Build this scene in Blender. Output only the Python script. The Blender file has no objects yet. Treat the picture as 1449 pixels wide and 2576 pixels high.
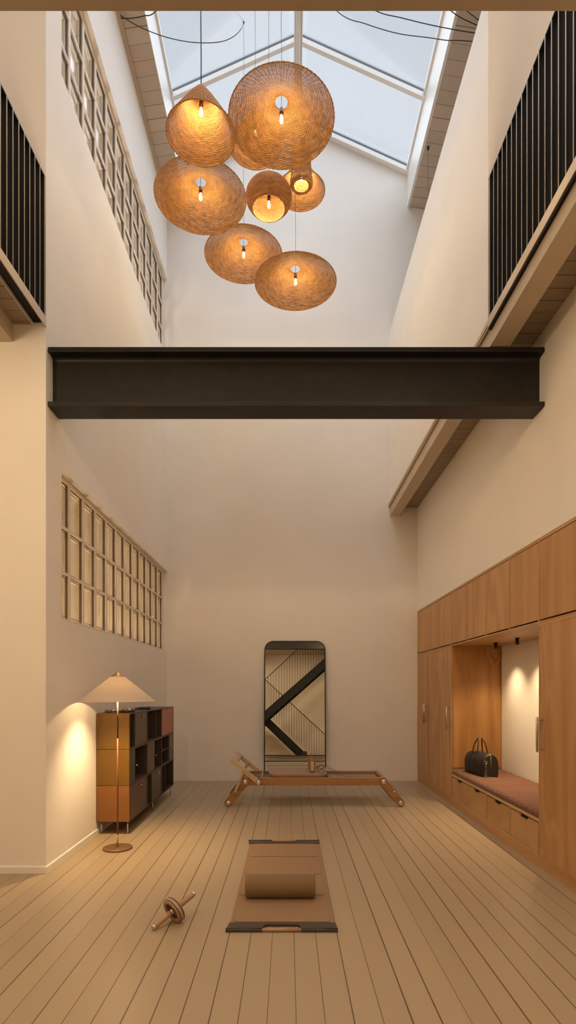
import bpy, math, random
from mathutils import Vector, Matrix
random.seed(7)
PI = math.pi
S = bpy.context.scene
COL = S.collection

# ------------------------------------------------------------------ mesh collector
class MB:
    def __init__(self):
        self.v = []; self.f = []; self.sm = []
    def add(self, vs, fs, smooth=False):
        b = len(self.v)
        self.v += [tuple(p) for p in vs]
        self.f += [tuple(b+i for i in q) for q in fs]
        self.sm += [smooth]*len(fs)
        return self
    def box(self, x0, x1, y0, y1, z0, z1):
        v = [(x0,y0,z0),(x1,y0,z0),(x1,y1,z0),(x0,y1,z0),(x0,y0,z1),(x1,y0,z1),(x1,y1,z1),(x0,y1,z1)]
        return self.add(v, [(0,3,2,1),(4,5,6,7),(0,1,5,4),(1,2,6,5),(2,3,7,6),(3,0,4,7)])
    def prism(self, poly, axis, a0, a1, smooth=False):
        """poly: list of 2d points, extruded along axis ('x': poly=(y,z); 'y': (x,z); 'z': (x,y))"""
        def P(p, a):
            return {'x': (a,p[0],p[1]), 'y': (p[0],a,p[1]), 'z': (p[0],p[1],a)}[axis]
        n = len(poly)
        v = [P(p,a0) for p in poly]+[P(p,a1) for p in poly]
        self.add(v, [tuple(range(n)), tuple(range(2*n-1, n-1, -1))])
        b = len(self.v)-2*n
        for i in range(n):
            j = (i+1) % n
            self.f.append((b+i, b+n+i, b+n+j, b+j)); self.sm.append(smooth)
        return self
    def tube(self, pts, r, n=8, closed=False, caps=True, smooth=True, flat=None):
        pts = [Vector(p) for p in pts]
        m = len(pts)
        rs = r if isinstance(r, (list, tuple)) else [r]*m
        vs = []; up = None
        for i, p in enumerate(pts):
            a = pts[(i-1) % m] if (closed or i > 0) else pts[i]
            b = pts[(i+1) % m] if (closed or i < m-1) else pts[i]
            t = (b-a).normalized()
            if up is None:
                up = Vector((0,0,1)) if abs(t.z) < .9 else Vector((1,0,0))
            s = t.cross(up)
            if s.length < 1e-6: s = t.orthogonal()
            s.normalize(); u = s.cross(t).normalized(); up = u
            for k in range(n):
                an = 2*PI*k/n
                vs.append(p+(s*math.cos(an)+u*math.sin(an))*rs[i])
        fs = []
        for i in range(m if closed else m-1):
            j = (i+1) % m
            for k in range(n):
                l = (k+1) % n
                fs.append((i*n+k, i*n+l, j*n+l, j*n+k))
        self.add(vs, fs, smooth)
        if caps and not closed:
            b = len(self.v)-len(vs)
            self.f.append(tuple(b+k for k in range(n-1,-1,-1))); self.sm.append(False)
            self.f.append(tuple(b+(m-1)*n+k for k in range(n))); self.sm.append(False)
        return self
    def cyl(self, p, q, r, n=20):
        return self.tube([p, q], r, n)
    def lathe(self, prof, c, n=32, smooth=True, M=None, caps=True):
        """prof: (r,z) list; spun about z through c"""
        vs = []; m = len(prof)
        for (r, z) in prof:
            for k in range(n):
                a = 2*PI*k/n
                p = Vector((r*math.cos(a), r*math.sin(a), z))
                if M is not None: p = M @ p
                vs.append(p+Vector(c))
        fs = []
        for i in range(m-1):
            for k in range(n):
                l = (k+1) % n
                fs.append((i*n+k, i*n+l, (i+1)*n+l, (i+1)*n+k))
        self.add(vs, fs, smooth)
        b = len(self.v)-len(vs)
        if not caps: return self
        if prof[0][0] > 1e-5: self.f.append(tuple(b+k for k in range(n-1,-1,-1))); self.sm.append(False)
        if prof[-1][0] > 1e-5: self.f.append(tuple(b+(m-1)*n+k for k in range(n))); self.sm.append(False)
        return self
    def build(self, name, mat, parent=None, bevel=0, seg=2, origin=None):
        o0 = Vector(origin) if origin is not None else (world_loc(parent) if parent else Vector((0,0,0)))
        me = bpy.data.meshes.new(name)
        me.from_pydata([(p[0]-o0.x, p[1]-o0.y, p[2]-o0.z) for p in self.v], [], self.f)
        me.polygons.foreach_set('use_smooth', self.sm)
        me.validate(); me.update()
        import bmesh
        b = bmesh.new(); b.from_mesh(me); bmesh.ops.recalc_face_normals(b, faces=b.faces); b.to_mesh(me); b.free()
        o = bpy.data.objects.new(name, me); COL.objects.link(o)
        me.materials.append(mat)
        if parent: o.parent = parent
        elif origin is not None: o.location = o0
        if bevel:
            md = o.modifiers.new('bevel', 'BEVEL'); md.width = bevel; md.segments = seg
            md.limit_method = 'ANGLE'; md.angle_limit = math.radians(40); md.harden_normals = False
        return o
WL = {}
def world_loc(o):
    v = Vector((0,0,0))
    while o is not None:
        v = v + o.location; o = o.parent
    return v
def tag(o, label, cat, group=None):
    o['label'] = label; o['category'] = cat
    if group: o['group'] = group
    return o
def thing(name, loc, label, cat, group=None):
    o = bpy.data.objects.new(name, None); COL.objects.link(o)
    o.location = loc; o.empty_display_size = .1
    return tag(o, label, cat, group)
def struct(o):
    o['kind'] = 'structure'; return o
def copy_tree(o, parent=None):
    c = o.copy(); COL.objects.link(c); c.parent = parent
    for ch in list(o.children): copy_tree(ch, c)
    return c
def stadium(p, q, r, n=10):
    p = Vector(p); q = Vector(q); d = (q-p).normalized(); a0 = math.atan2(d.y, d.x)
    pts = []
    for k in range(n+1):
        a = a0-PI/2+PI*k/n; pts.append((q.x+r*math.cos(a), q.y+r*math.sin(a)))
    for k in range(n+1):
        a = a0+PI/2+PI*k/n; pts.append((p.x+r*math.cos(a), p.y+r*math.sin(a)))
    return pts
def rrect(x0, x1, y0, y1, r, n=6, corners=(1,1,1,1)):
    pts = []
    for (cx, cy, a0, on) in ((x1-r,y0+r,-PI/2,corners[0]),(x1-r,y1-r,0,corners[1]),(x0+r,y1-r,PI/2,corners[2]),(x0+r,y0+r,PI,corners[3])):
        if on:
            for k in range(n+1):
                a = a0+PI/2*k/n; pts.append((cx+r*math.cos(a), cy+r*math.sin(a)))
        else:
            sx = 1 if cx > (x0+x1)/2 else -1; sy = 1 if cy > (y0+y1)/2 else -1
            pts.append((cx+sx*r, cy+sy*r))
    return pts
def smooth_path(pts, n=6, closed=False):
    """Catmull-Rom"""
    P = [Vector(p) for p in pts]; out = []
    m = len(P)
    for i in range(m if closed else m-1):
        g = lambda k: P[k % m] if closed else P[max(0, min(m-1, k))]
        p0, p1, p2, p3 = g(i-1), g(i), g(i+1), g(i+2)
        for k in range(n):
            t = k/n
            out.append(.5*((2*p1)+(p2-p0)*t+(2*p0-5*p1+4*p2-p3)*t*t+(3*p1-p0-3*p2+p3)*t**3))
    if not closed: out.append(P[-1])
    return out

# ------------------------------------------------------------------ materials
def new_mat(name):
    m = bpy.data.materials.new(name); m.use_nodes = True
    nt = m.node_tree; b = nt.nodes['Principled BSDF']
    return m, nt, b
def N(nt, t, **kw):
    n = nt.nodes.new(t)
    for k, v in kw.items(): setattr(n, k, v)
    return n
def simple(name, col, rough=.5, metal=0, var=.06, scale=12, bump=0, bscale=60, spec=None, coat=0):
    m, nt, b = new_mat(name)
    b.inputs['Roughness'].default_value = rough; b.inputs['Metallic'].default_value = metal
    if spec is not None: b.inputs['Specular IOR Level'].default_value = spec
    if coat: b.inputs['Coat Weight'].default_value = coat
    tc = N(nt, 'ShaderNodeTexCoord')
    nz = N(nt, 'ShaderNodeTexNoise'); nz.inputs['Scale'].default_value = scale; nz.inputs['Detail'].default_value = 4
    nt.links.new(tc.outputs['Object'], nz.inputs['Vector'])
    rp = N(nt, 'ShaderNodeValToRGB')
    rp.color_ramp.elements[0].position = .3; rp.color_ramp.elements[1].position = .7
    rp.color_ramp.elements[0].color = [c*(1-var) for c in col]+[1]
    rp.color_ramp.elements[1].color = [min(1, c*(1+var)) for c in col]+[1]
    nt.links.new(nz.outputs['Fac'], rp.inputs['Fac']); nt.links.new(rp.outputs['Color'], b.inputs['Base Color'])
    if bump:
        n2 = N(nt, 'ShaderNodeTexNoise'); n2.inputs['Scale'].default_value = bscale; n2.inputs['Detail'].default_value = 3
        nt.links.new(tc.outputs['Object'], n2.inputs['Vector'])
        bp = N(nt, 'ShaderNodeBump'); bp.inputs['Strength'].default_value = bump; bp.inputs['Distance'].default_value = .01
        nt.links.new(n2.outputs['Fac'], bp.inputs['Height']); nt.links.new(bp.outputs['Normal'], b.inputs['Normal'])
    return m
def wood(name, c_dark, c_light, grain=(9, 9, .55), rough=.42, rings=9., knots=0., fine=.25):
    """procedural timber: long noise bands along one axis, fine pores, optional knots"""
    m, nt, b = new_mat(name); L = nt.links.new
    b.inputs['Roughness'].default_value = rough
    tc = N(nt, 'ShaderNodeTexCoord'); oi = N(nt, 'ShaderNodeObjectInfo')
    mul = N(nt, 'ShaderNodeMath', operation='MULTIPLY'); mul.inputs[1].default_value = 31.7
    L(oi.outputs['Random'], mul.inputs[0])
    add = N(nt, 'ShaderNodeVectorMath', operation='ADD')
    L(tc.outputs['Object'], add.inputs[0]); L(mul.outputs[0], add.inputs[1])
    mp = N(nt, 'ShaderNodeMapping'); mp.inputs['Scale'].default_value = grain
    L(add.outputs[0], mp.inputs['Vector'])
    nz = N(nt, 'ShaderNodeTexNoise'); nz.inputs['Scale'].default_value = .42; nz.inputs['Detail'].default_value = 2; nz.inputs['Distortion'].default_value = .35
    L(mp.outputs[0], nz.inputs['Vector'])
    val = nz.outputs['Fac']
    if knots:
        mp2 = N(nt, 'ShaderNodeMapping'); mp2.inputs['Scale'].default_value = (knots, knots, knots*.6)
        L(add.outputs[0], mp2.inputs['Vector'])
        vo = N(nt, 'ShaderNodeTexVoronoi'); vo.inputs['Scale'].default_value = 1.0
        dn = N(nt, 'ShaderNodeTexNoise'); dn.inputs['Scale'].default_value = 3.5; L(mp2.outputs[0], dn.inputs['Vector'])
        dv = N(nt, 'ShaderNodeVectorMath', operation='MULTIPLY_ADD'); dv.inputs[1].default_value = (.35,.35,.35); L(dn.outputs['Color'], dv.inputs[0]); L(mp2.outputs[0], dv.inputs[2])
        L(dv.outputs[0], vo.inputs['Vector'])
        mr = N(nt, 'ShaderNodeMapRange'); mr.inputs['From Min'].default_value = 0; mr.inputs['From Max'].default_value = .26
        mr.inputs['To Min'].default_value = .28; mr.inputs['To Max'].default_value = 0
        L(vo.outputs['Distance'], mr.inputs['Value'])
        ad = N(nt, 'ShaderNodeMath', operation='ADD'); L(val, ad.inputs[0]); L(mr.outputs[0], ad.inputs[1]); val = ad.outputs[0]
    sn = N(nt, 'ShaderNodeMath', operation='MULTIPLY'); sn.inputs[1].default_value = rings*6.28
    L(val, sn.inputs[0])
    si = N(nt, 'ShaderNodeMath', operation='SINE'); L(sn.outputs[0], si.inputs[0])
    mr2 = N(nt, 'ShaderNodeMapRange'); mr2.inputs['From Min'].default_value = -1
    L(si.outputs[0], mr2.inputs['Value'])
    mp3 = N(nt, 'ShaderNodeMapping'); mp3.inputs['Scale'].default_value = tuple(g*14 for g in grain)
    L(add.outputs[0], mp3.inputs['Vector'])
    nf = N(nt, 'ShaderNodeTexNoise'); nf.inputs['Scale'].default_value = .8; nf.inputs['Detail'].default_value = 3
    L(mp3.outputs[0], nf.inputs['Vector'])
    mp4 = N(nt, 'ShaderNodeMapping'); mp4.inputs['Scale'].default_value = tuple(g*.35 for g in grain)
    L(add.outputs[0], mp4.inputs['Vector'])
    nb = N(nt, 'ShaderNodeTexNoise'); nb.inputs['Scale'].default_value = .8
    L(mp4.outputs[0], nb.inputs['Vector'])
    mx = N(nt, 'ShaderNodeMix'); mx.inputs['Factor'].default_value = .55
    L(mr2.outputs[0], mx.inputs['A']); L(nf.outputs['Fac'], mx.inputs['B'])
    mx2 = N(nt, 'ShaderNodeMix'); mx2.inputs['Factor'].default_value = .4
    L(mx.outputs['Result'], mx2.inputs['A']); L(nb.outputs['Fac'], mx2.inputs['B'])
    rp = N(nt, 'ShaderNodeValToRGB'); rp.color_ramp.elements[0].position = .28; rp.color_ramp.elements[1].position = .68
    rp.color_ramp.elements[0].color = (*c_dark, 1); rp.color_ramp.elements[1].color = (*c_light, 1)
    L(mx2.outputs['Result'], rp.inputs['Fac']); L(rp.outputs['Color'], b.inputs['Base Color'])
    bp = N(nt, 'ShaderNodeBump'); bp.inputs['Strength'].default_value = .08; bp.inputs['Distance'].default_value = .002
    L(nf.outputs['Fac'], bp.inputs['Height']); L(bp.outputs['Normal'], b.inputs['Normal'])
    return m
def boards(name, col, axis, pitch, offset, gap, col_gap, rough=.5, var=.08, wander=0.):
    """painted boards: joint lines every `pitch` along object axis 0/1, each board a hair different"""
    m, nt, b = new_mat(name); L = nt.links.new
    b.inputs['Roughness'].default_value = rough
    tc = N(nt, 'ShaderNodeTexCoord'); sx = N(nt, 'ShaderNodeSeparateXYZ'); L(tc.outputs['Object'], sx.inputs[0])
    a1 = N(nt, 'ShaderNodeMath', operation='SUBTRACT'); a1.inputs[1].default_value = offset; L(sx.outputs[axis], a1.inputs[0])
    a2 = N(nt, 'ShaderNodeMath', operation='DIVIDE'); a2.inputs[1].default_value = pitch; L(a1.outputs[0], a2.inputs[0])
    fl = N(nt, 'ShaderNodeMath', operation='FLOOR'); L(a2.outputs[0], fl.inputs[0])
    rd = N(nt, 'ShaderNodeMath', operation='ROUND'); L(a2.outputs[0], rd.inputs[0])
    df = N(nt, 'ShaderNodeMath', operation='SUBTRACT'); L(a2.outputs[0], df.inputs[0]); L(rd.outputs[0], df.inputs[1])
    ab = N(nt, 'ShaderNodeMath', operation='ABSOLUTE'); L(df.outputs[0], ab.inputs[0])
    dm = N(nt, 'ShaderNodeMath', operation='MULTIPLY'); dm.inputs[1].default_value = pitch; L(ab.outputs[0], dm.inputs[0])
    wr = N(nt, 'ShaderNodeTexWhiteNoise', noise_dimensions='1D'); L(rd.outputs[0], wr.inputs['W'])
    gw = N(nt, 'ShaderNodeMapRange'); gw.inputs['To Min'].default_value = gap*.45; gw.inputs['To Max'].default_value = gap*1.25
    L(wr.outputs['Value'], gw.inputs['Value'])
    lt = N(nt, 'ShaderNodeMath', operation='LESS_THAN'); L(dm.outputs[0], lt.inputs[0]); L(gw.outputs[0], lt.inputs[1])
    wn = N(nt, 'ShaderNodeTexWhiteNoise', noise_dimensions='1D'); L(fl.outputs[0], wn.inputs['W'])
    rp = N(nt, 'ShaderNodeMix', data_type='RGBA')
    rp.inputs['A'].default_value = (*[c*(1-var) for c in col], 1); rp.inputs['B'].default_value = (*[min(1,c*(1+var)) for c in col], 1)
    L(wn.outputs['Value'], rp.inputs['Factor'])
    mx = N(nt, 'ShaderNodeMix', data_type='RGBA'); mx.inputs['B'].default_value = (*col_gap, 1)
    L(lt.outputs[0], mx.inputs['Factor']); L(rp.outputs['Result'], mx.inputs['A'])
    L(mx.outputs['Result'], b.inputs['Base Color'])
    iv = N(nt, 'ShaderNodeMath', operation='SUBTRACT'); iv.inputs[0].default_value = 1; L(lt.outputs[0], iv.inputs[1])
    bp = N(nt, 'ShaderNodeBump'); bp.inputs['Strength'].default_value = .6; bp.inputs['Distance'].default_value = .004
    L(iv.outputs[0], bp.inputs['Height']); L(bp.outputs['Normal'], b.inputs['Normal'])
    return m
def glass_mat(name, tint=(1,1,1), spec=1.0):
    m = bpy.data.materials.new(name); m.use_nodes = True; nt = m.node_tree
    nt.nodes.remove(nt.nodes['Principled BSDF']); out = nt.nodes['Material Output']
    t = N(nt, 'ShaderNodeBsdfTransparent'); t.inputs[0].default_value = (*tint, 1)
    g = N(nt, 'ShaderNodeBsdfGlossy'); g.inputs['Roughness'].default_value = .02
    fr = N(nt, 'ShaderNodeFresnel'); fr.inputs['IOR'].default_value = 1.45
    mu = N(nt, 'ShaderNodeMath', operation='MULTIPLY'); mu.inputs[1].default_value = spec; nt.links.new(fr.outputs[0], mu.inputs[0])
    mx = N(nt, 'ShaderNodeMixShader'); nt.links.new(mu.outputs[0], mx.inputs[0]); nt.links.new(t.outputs[0], mx.inputs[1]); nt.links.new(g.outputs[0], mx.inputs[2])
    nt.links.new(mx.outputs[0], out.inputs['Surface'])
    return m
def emit_mat(name, col, strength):
    m = bpy.data.materials.new(name); m.use_nodes = True; nt = m.node_tree
    b = nt.nodes['Principled BSDF']; b.inputs['Base Color'].default_value = (*col, 1)
    b.inputs['Emission Color'].default_value = (*col, 1); b.inputs['Emission Strength'].default_value = strength
    return m
def bulb_glass(name, col, strength):
    """clear lit bulb: see-through envelope with its own glow"""
    m = bpy.data.materials.new(name); m.use_nodes = True; nt = m.node_tree
    nt.nodes.remove(nt.nodes['Principled BSDF']); out = nt.nodes['Material Output']
    t = N(nt, 'ShaderNodeBsdfTransparent'); e = N(nt, 'ShaderNodeEmission'); e.inputs[0].default_value = (*col, 1); e.inputs[1].default_value = strength
    a = N(nt, 'ShaderNodeAddShader'); nt.links.new(t.outputs[0], a.inputs[0]); nt.links.new(e.outputs[0], a.inputs[1]); nt.links.new(a.outputs[0], out.inputs['Surface'])
    return m
def fabric(name, col, weave=420., rough=.9, transl=0., var=.12):
    m, nt, b = new_mat(name); L = nt.links.new
    b.inputs['Roughness'].default_value = rough; b.inputs['Sheen Weight'].default_value = .15
    tc = N(nt, 'ShaderNodeTexCoord')
    w1 = N(nt, 'ShaderNodeTexNoise'); w1.inputs['Scale'].default_value = weave*.25; w1.inputs['Detail'].default_value = 5
    mp = N(nt, 'ShaderNodeMapping'); mp.inputs['Scale'].default_value = (1, 1, 4); L(tc.outputs['Object'], mp.inputs[0]); L(mp.outputs[0], w1.inputs['Vector'])
    rp = N(nt, 'ShaderNodeValToRGB'); rp.color_ramp.elements[0].position = .3; rp.color_ramp.elements[1].position = .7
    rp.color_ramp.elements[0].color = (*[c*(1-var) for c in col], 1); rp.color_ramp.elements[1].color = (*[min(1,c*(1+var)) for c in col], 1)
    L(w1.outputs['Fac'], rp.inputs['Fac']); L(rp.outputs['Color'], b.inputs['Base Color'])
    bp = N(nt, 'ShaderNodeBump'); bp.inputs['Strength'].default_value = .2; bp.inputs['Distance'].default_value = .003
    L(w1.outputs['Fac'], bp.inputs['Height']); L(bp.outputs['Normal'], b.inputs['Normal'])
    if transl:
        out = nt.nodes['Material Output']
        tr = N(nt, 'ShaderNodeBsdfTranslucent'); L(rp.outputs['Color'], tr.inputs['Color'])
        mx = N(nt, 'ShaderNodeMixShader'); mx.inputs[0].default_value = transl
        L(b.outputs[0], mx.inputs[1]); L(tr.outputs[0], mx.inputs[2]); L(mx.outputs[0], out.inputs['Surface'])
    return m

M = {}
M['wall'] = simple('wall_paint', (.80,.765,.72), .75, var=.015, scale=2.5, bump=.05, bscale=90)
M['trimwhite'] = simple('trim_paint', (.80,.76,.70), .45, var=.015)
M['floor'] = boards('painted_floorboards', (.385,.290,.182), 0, .1226, .2795, .0029, (.10,.065,.04), rough=.36, var=.035)
M['soffit'] = boards('soffit_boards', (.31,.24,.175), 1, .1225, .05, .0035, (.06,.04,.025), rough=.55, var=.06)
M['roofboard'] = boards('roof_boards', (.53,.45,.365), 1, .165, .06, .004, (.2,.15,.11), rough=.6, var=.06)
M['beampaint'] = simple('beam_paint', (.50,.41,.31), .55, var=.03, scale=6)
M['beamshade'] = simple('shaded_beam_paint', (.33,.26,.19), .55, var=.03, scale=6)  # beam paint darkened for the shade under the near edge
M['steel'] = simple('black_steel', (.013,.0115,.010), .45, metal=0, var=.25, scale=9, bump=.04, bscale=40, spec=.35)
M['railblack'] = simple('black_rail_steel', (.010,.010,.010), .6, var=.1, spec=.25)
M['railglint'] = simple('rail_edge_glint', (.22,.185,.155), .4, metal=.4, var=.03)  # lighter tone paints the glint on the front edges of the bars
M['kick'] = simple('kick_strip', (.50,.41,.34), .35, metal=.25, var=.03)
M['winbar'] = simple('glazing_bar_paint', (.70,.62,.53), .5, var=.02)
M['windark'] = simple('glazing_bar_dark', (.15,.12,.095), .45, var=.05)  # darker tone for the rear of the glazing bars
M['glass'] = glass_mat('clear_glass', (.97,.98,.98), .8)
M['skyglass'] = glass_mat('skylight_glass', (.99,.99,1.0), .4)
M['whiteframe'] = simple('white_frame', (.82,.81,.79), .4, var=.01)
M['gasket'] = simple('grey_gasket', (.10,.10,.10), .5, var=.05)
M['oak'] = wood('oak_veneer', (.385,.200,.072), (.510,.285,.120), grain=(5, 5, .5), rings=7, knots=.9)
M['oakpanel'] = wood('knotty_oak', (.29,.130,.036), (.46,.235,.078), grain=(4, 4, .55), rings=7, knots=2.3)
M['oakrail'] = wood('oak_edge', (.40,.215,.085), (.50,.285,.128), grain=(7, .5, 7), rings=5)
M['ply'] = wood('birch_ply', (.40,.225,.095), (.50,.30,.14), grain=(2.2, 2.2, 3.2), rings=5)
M['plyedge'] = simple('ply_edge', (.58,.37,.18), .5, var=.06, scale=40)
M['dark'] = simple('shade_and_joint_dark', (.02,.014,.01), .7, var=.1)  # near black for shade behind the drawers and for their joint fingers
M['cushion'] = fabric('brick_red_cloth', (.150,.054,.027), 500, var=.1)
M['bagleather'] = simple('black_leather', (.014,.011,.010), .48, var=.15, scale=30, bump=.15, bscale=260)
M['strap'] = simple('bag_strap', (.030,.025,.023), .5, var=.1)
M['gold'] = simple('pale_gold_metal', (.85,.66,.40), .25, metal=1, var=.02)
M['chrome'] = simple('chrome', (.75,.72,.68), .18, metal=1, var=.02)
M['nickel'] = simple('brushed_nickel', (.50,.44,.38), .32, metal=1, var=.04, scale=60)
M['brass'] = simple('brushed_brass', (.62,.42,.20), .35, metal=1, var=.05, scale=50)
M['brassbase'] = simple('aged_brass', (.26,.155,.075), .5, metal=.7, var=.1, scale=25)
M['canebrown'] = simple('rattan_pole', (.07,.026,.011), .45, var=.2, scale=70, bump=.3, bscale=140)
M['canebright'] = simple('rattan_pole_light', (.20,.068,.024), .4, var=.15, scale=70, bump=.3, bscale=140)
M['linen'] = fabric('linen_shade', (.70,.57,.42), 380, transl=.22, var=.07)
M['olive'] = simple('olive_lacquer', (.130,.062,.003), .42, var=.03)
M['ochre'] = simple('ochre_lacquer', (.205,.080,.018), .42, var=.03)
M['umber'] = simple('umber_lacquer', (.052,.036,.027), .45, var=.05)
M['doorgrey'] = simple('warm_grey_lacquer', (.082,.058,.039), .4, var=.03)
M['doorslate'] = simple('slate_lacquer', (.046,.038,.031), .4, var=.03)
M['doorplum'] = simple('plum_brown_lacquer', (.105,.058,.042), .4, var=.03)
M['doorpink'] = simple('rose_lacquer', (.40,.125,.10), .4, var=.02)
M['black'] = simple('matt_black', (.015,.013,.012), .5, var=.1)
M['cord'] = simple('dark_flex', (.02,.02,.022), .6, var=.1)
M['ropegrey'] = simple('grey_rope', (.16,.125,.10), .7, var=.1)
M['plate'] = simple('plate_reflection_tan', (.50,.38,.25), .12, metal=.6, var=.03)  # tan tone paints the floor's reflection into the polished plate
M['walnut'] = wood('oiled_walnut', (.20,.095,.034), (.34,.170,.070), grain=(.7, 8, 8), rings=6)
M['ash'] = wood('grey_ash', (.38,.25,.15), (.50,.36,.23), grain=(4, 4, 4), rings=4)
M['suede'] = fabric('tan_suede', (.235,.135,.075), 300, var=.06)
M['suedegrey'] = fabric('taupe_leather', (.29,.175,.120), 300, var=.06)
M['leather'] = fabric('tan_leather_mat', (.265,.147,.066), 220, var=.06, rough=.65)
M['suederoll'] = fabric('brown_suede_roll', (.20,.122,.058), 260, var=.08)
M['matbar'] = simple('dark_bar', (.055,.040,.033), .45, var=.05)
M['beech'] = wood('beech_handle', (.32,.185,.105), (.42,.26,.155), grain=(3, 3, 3), rings=4)
M['cream'] = simple('cream_leather', (.55,.40,.25), .6, var=.04)
M['mirror'] = simple('mirror_silver', (.80,.78,.72), .0, metal=1, var=0)
M['wicker'] = fabric('wicker_cane', (.50,.238,.068), 60, transl=.16, rough=.6, var=.3)
M['wickerpale'] = fabric('pale_wicker_cane', (.40,.22,.10), 60, transl=.12, rough=.7, var=.3)
M['socket'] = simple('bronze_socket', (.11,.042,.020), .35, metal=.6, var=.1)
M['bulb'] = bulb_glass('bulb_glow', (1., .78, .45), .7)
M['filament'] = emit_mat('filament_glow', (1., .8, .5), 30)
M['spotglow'] = emit_mat('spot_lens', (1., .8, .5), 6)

# ------------------------------------------------------------------ the setting
XL, XR, YB, YN = -1.837, 1.963, 8.5, 4.25
def sbox(name, mat, *dims, **kw):
    b = MB()
    for d in dims: b.box(*d)
    return struct(b.build(name, M[mat], **kw))
sbox('floor', 'floor', (-3.7, 2.75, -4.2, 8.65, -.12, 0))
# back wall with its gable under the skylight
EZ, RX, RZ = 9.25, .134, 10.01
SL, SR = -1.546, 1.813
bw = MB().prism([(-3.7,0),(3.55,0),(3.55,8.45),(1.843,8.70),(SR,EZ-.01),(RX,RZ-.01),(SL,EZ-.01),(-1.543,8.70),(-3.7,8.45)], 'y', YB, YB+.15)
struct(bw.build('wall_back', M['wall']))
# left wall with its two long internal windows
W0, W1 = 4.545, 8.5
def openwall(zlist):
    b = MB(); x0, x1 = XL-.13, XL
    z = 0
    for (a, c) in zlist:
        b.box(x0, x1, YN+.12, YB, z, a); b.box(x0, x1, YN+.12, W0, a, c); z = c
    b.box(x0, x1, YN+.12, YB, z, 8.66)
    return b
struct(openwall([(1.957, 3.18), (6.378, 7.60)]).build('wall_left', M['wall']))
sbox('wall_left_return', 'wall', (-3.7, XL, YN, YN+.12, 0, 4.165), (-3.7, XL, YN, YN+.12, 4.165, 8.66))
sbox('wall_outer_left', 'wall', (-3.85, -3.7, -4.2, 8.65, 0, 8.7))
yb_end = 3.792
sbox('wall_right', 'wall', (XR, XR+.62, yb_end, YB, 2.575, 4.15), (2.565, 2.70, yb_end, YB, 0, 2.575), (XR, XR+.70, -4.2, yb_end, 0, 4.15))
sbox('wall_right_upper', 'wall', (1.523, 1.66, 4.262, YB, 4.205, 6.735), (1.66, 3.4, 4.262, 4.38, 4.205, 8.5))
sbox('wall_outer_right', 'wall', (3.4, 3.55, -4.2, 8.65, 4.15, 8.7))
sbox('wall_rear', 'wall', (-3.85, 3.55, -4.35, -4.2, 0, 8.7))
# galleries: slab edge, boarded soffit
sbox('ceiling_gallery_right', 'soffit', (1.535, 3.4, -4.2, YB, 4.15, 4.205))
sbox('ceiling_gallery_left', 'soffit', (-3.7, -1.935, -4.2, YN, 4.163, 4.205))
sbox('trim_1', 'beampaint', (1.547, 1.697, -.4, YB, 4.018, 4.15))
sbox('trim_2', 'beampaint', (-2.25, -2.086, -4.2, YN, 4.03, 4.163))
sbox('trim_3', 'railblack', (-1.93, -1.86, -4.2, YN, 4.178, 4.205))
sbox('trim_4', 'beampaint', (1.523, 1.535, 4.262, YB, 4.170, 4.204), (1.527, 1.535, 4.262, YB, 4.15, 4.162))
sbox('trim_12', 'whiteframe', (-1.9345, -1.931, -4.2, YN, 4.150, 4.177))
sbox('trim_13', 'railblack', (1.525, 1.5465, 2.2, 4.262, 4.126, 4.139))
# near landing over the camera, only its front edge shows
sbox('ceiling', 'beampaint', (-3.7, 3.4, -4.2, -.62, 4.9, 5.05))
sbox('trim_5', 'beamshade', (-1.9, 1.53, 1.90, 2.166, 4.02, 4.40))
# roof: pitched boarded soffits beside the skylight, curbs
def roof_side(name, x_in, x_out):
    b = MB(); zo = 8.70-.157*abs(x_out-x_in)
    b.prism([(x_in,8.70),(x_out,zo),(x_out,zo+.12),(x_in,8.82)], 'y', 2.0, YB)
    return struct(b.build(name, M['roofboard']))
roof_side('ceiling_roof_left', -1.55, -3.7)
roof_side('ceiling_roof_right', 1.843, 3.4)
sbox('ceiling_roof_near', 'wall', (-3.7, 3.55, -4.2, 2.0, 8.45, 8.6))
sbox('trim_6', 'whiteframe', (SL-.06, SL+.003, 2.0, YB, 8.70, EZ))
sbox('trim_7', 'whiteframe', (SR-.003, SR+.06, 2.0, YB, 8.70, EZ))
sbox('wall_skylight_near', 'wall', (-1.7, 1.95, 1.9, 2.0, 8.45, 10.05))
sbox('trim_8', 'beampaint', (XL, XL+.035, YN, YB, 8.615, 8.655))
# baseboards
bb = MB().prism([(XL+.014,0),(XL,0),(XL,.052),(XL+.010,.052),(XL+.014,.048)], 'y', YN, YB)
struct(bb.build('baseboard_left', M['trimwhite']))
bb = MB().prism([(YN-.014,0),(YN,0),(YN,.052),(YN-.010,.052),(YN-.014,.048)], 'x', -3.7, XL+.014)
struct(bb.build('baseboard_left_return', M['trimwhite']))

# rooms behind the internal windows
sbox('wall_corridor_lower', 'wall', (-3.5,-3.4, YN+.12, 8.5, 0, 4.0))
sbox('wall_corridor_upper', 'wall', (-3.5,-3.4, YN+.12, 8.5, 4.2, 8.5))
sbox('ceiling_corridor', 'wall', (-3.7, XL-.13, YN+.12, YB, 4.05, 4.2))

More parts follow.
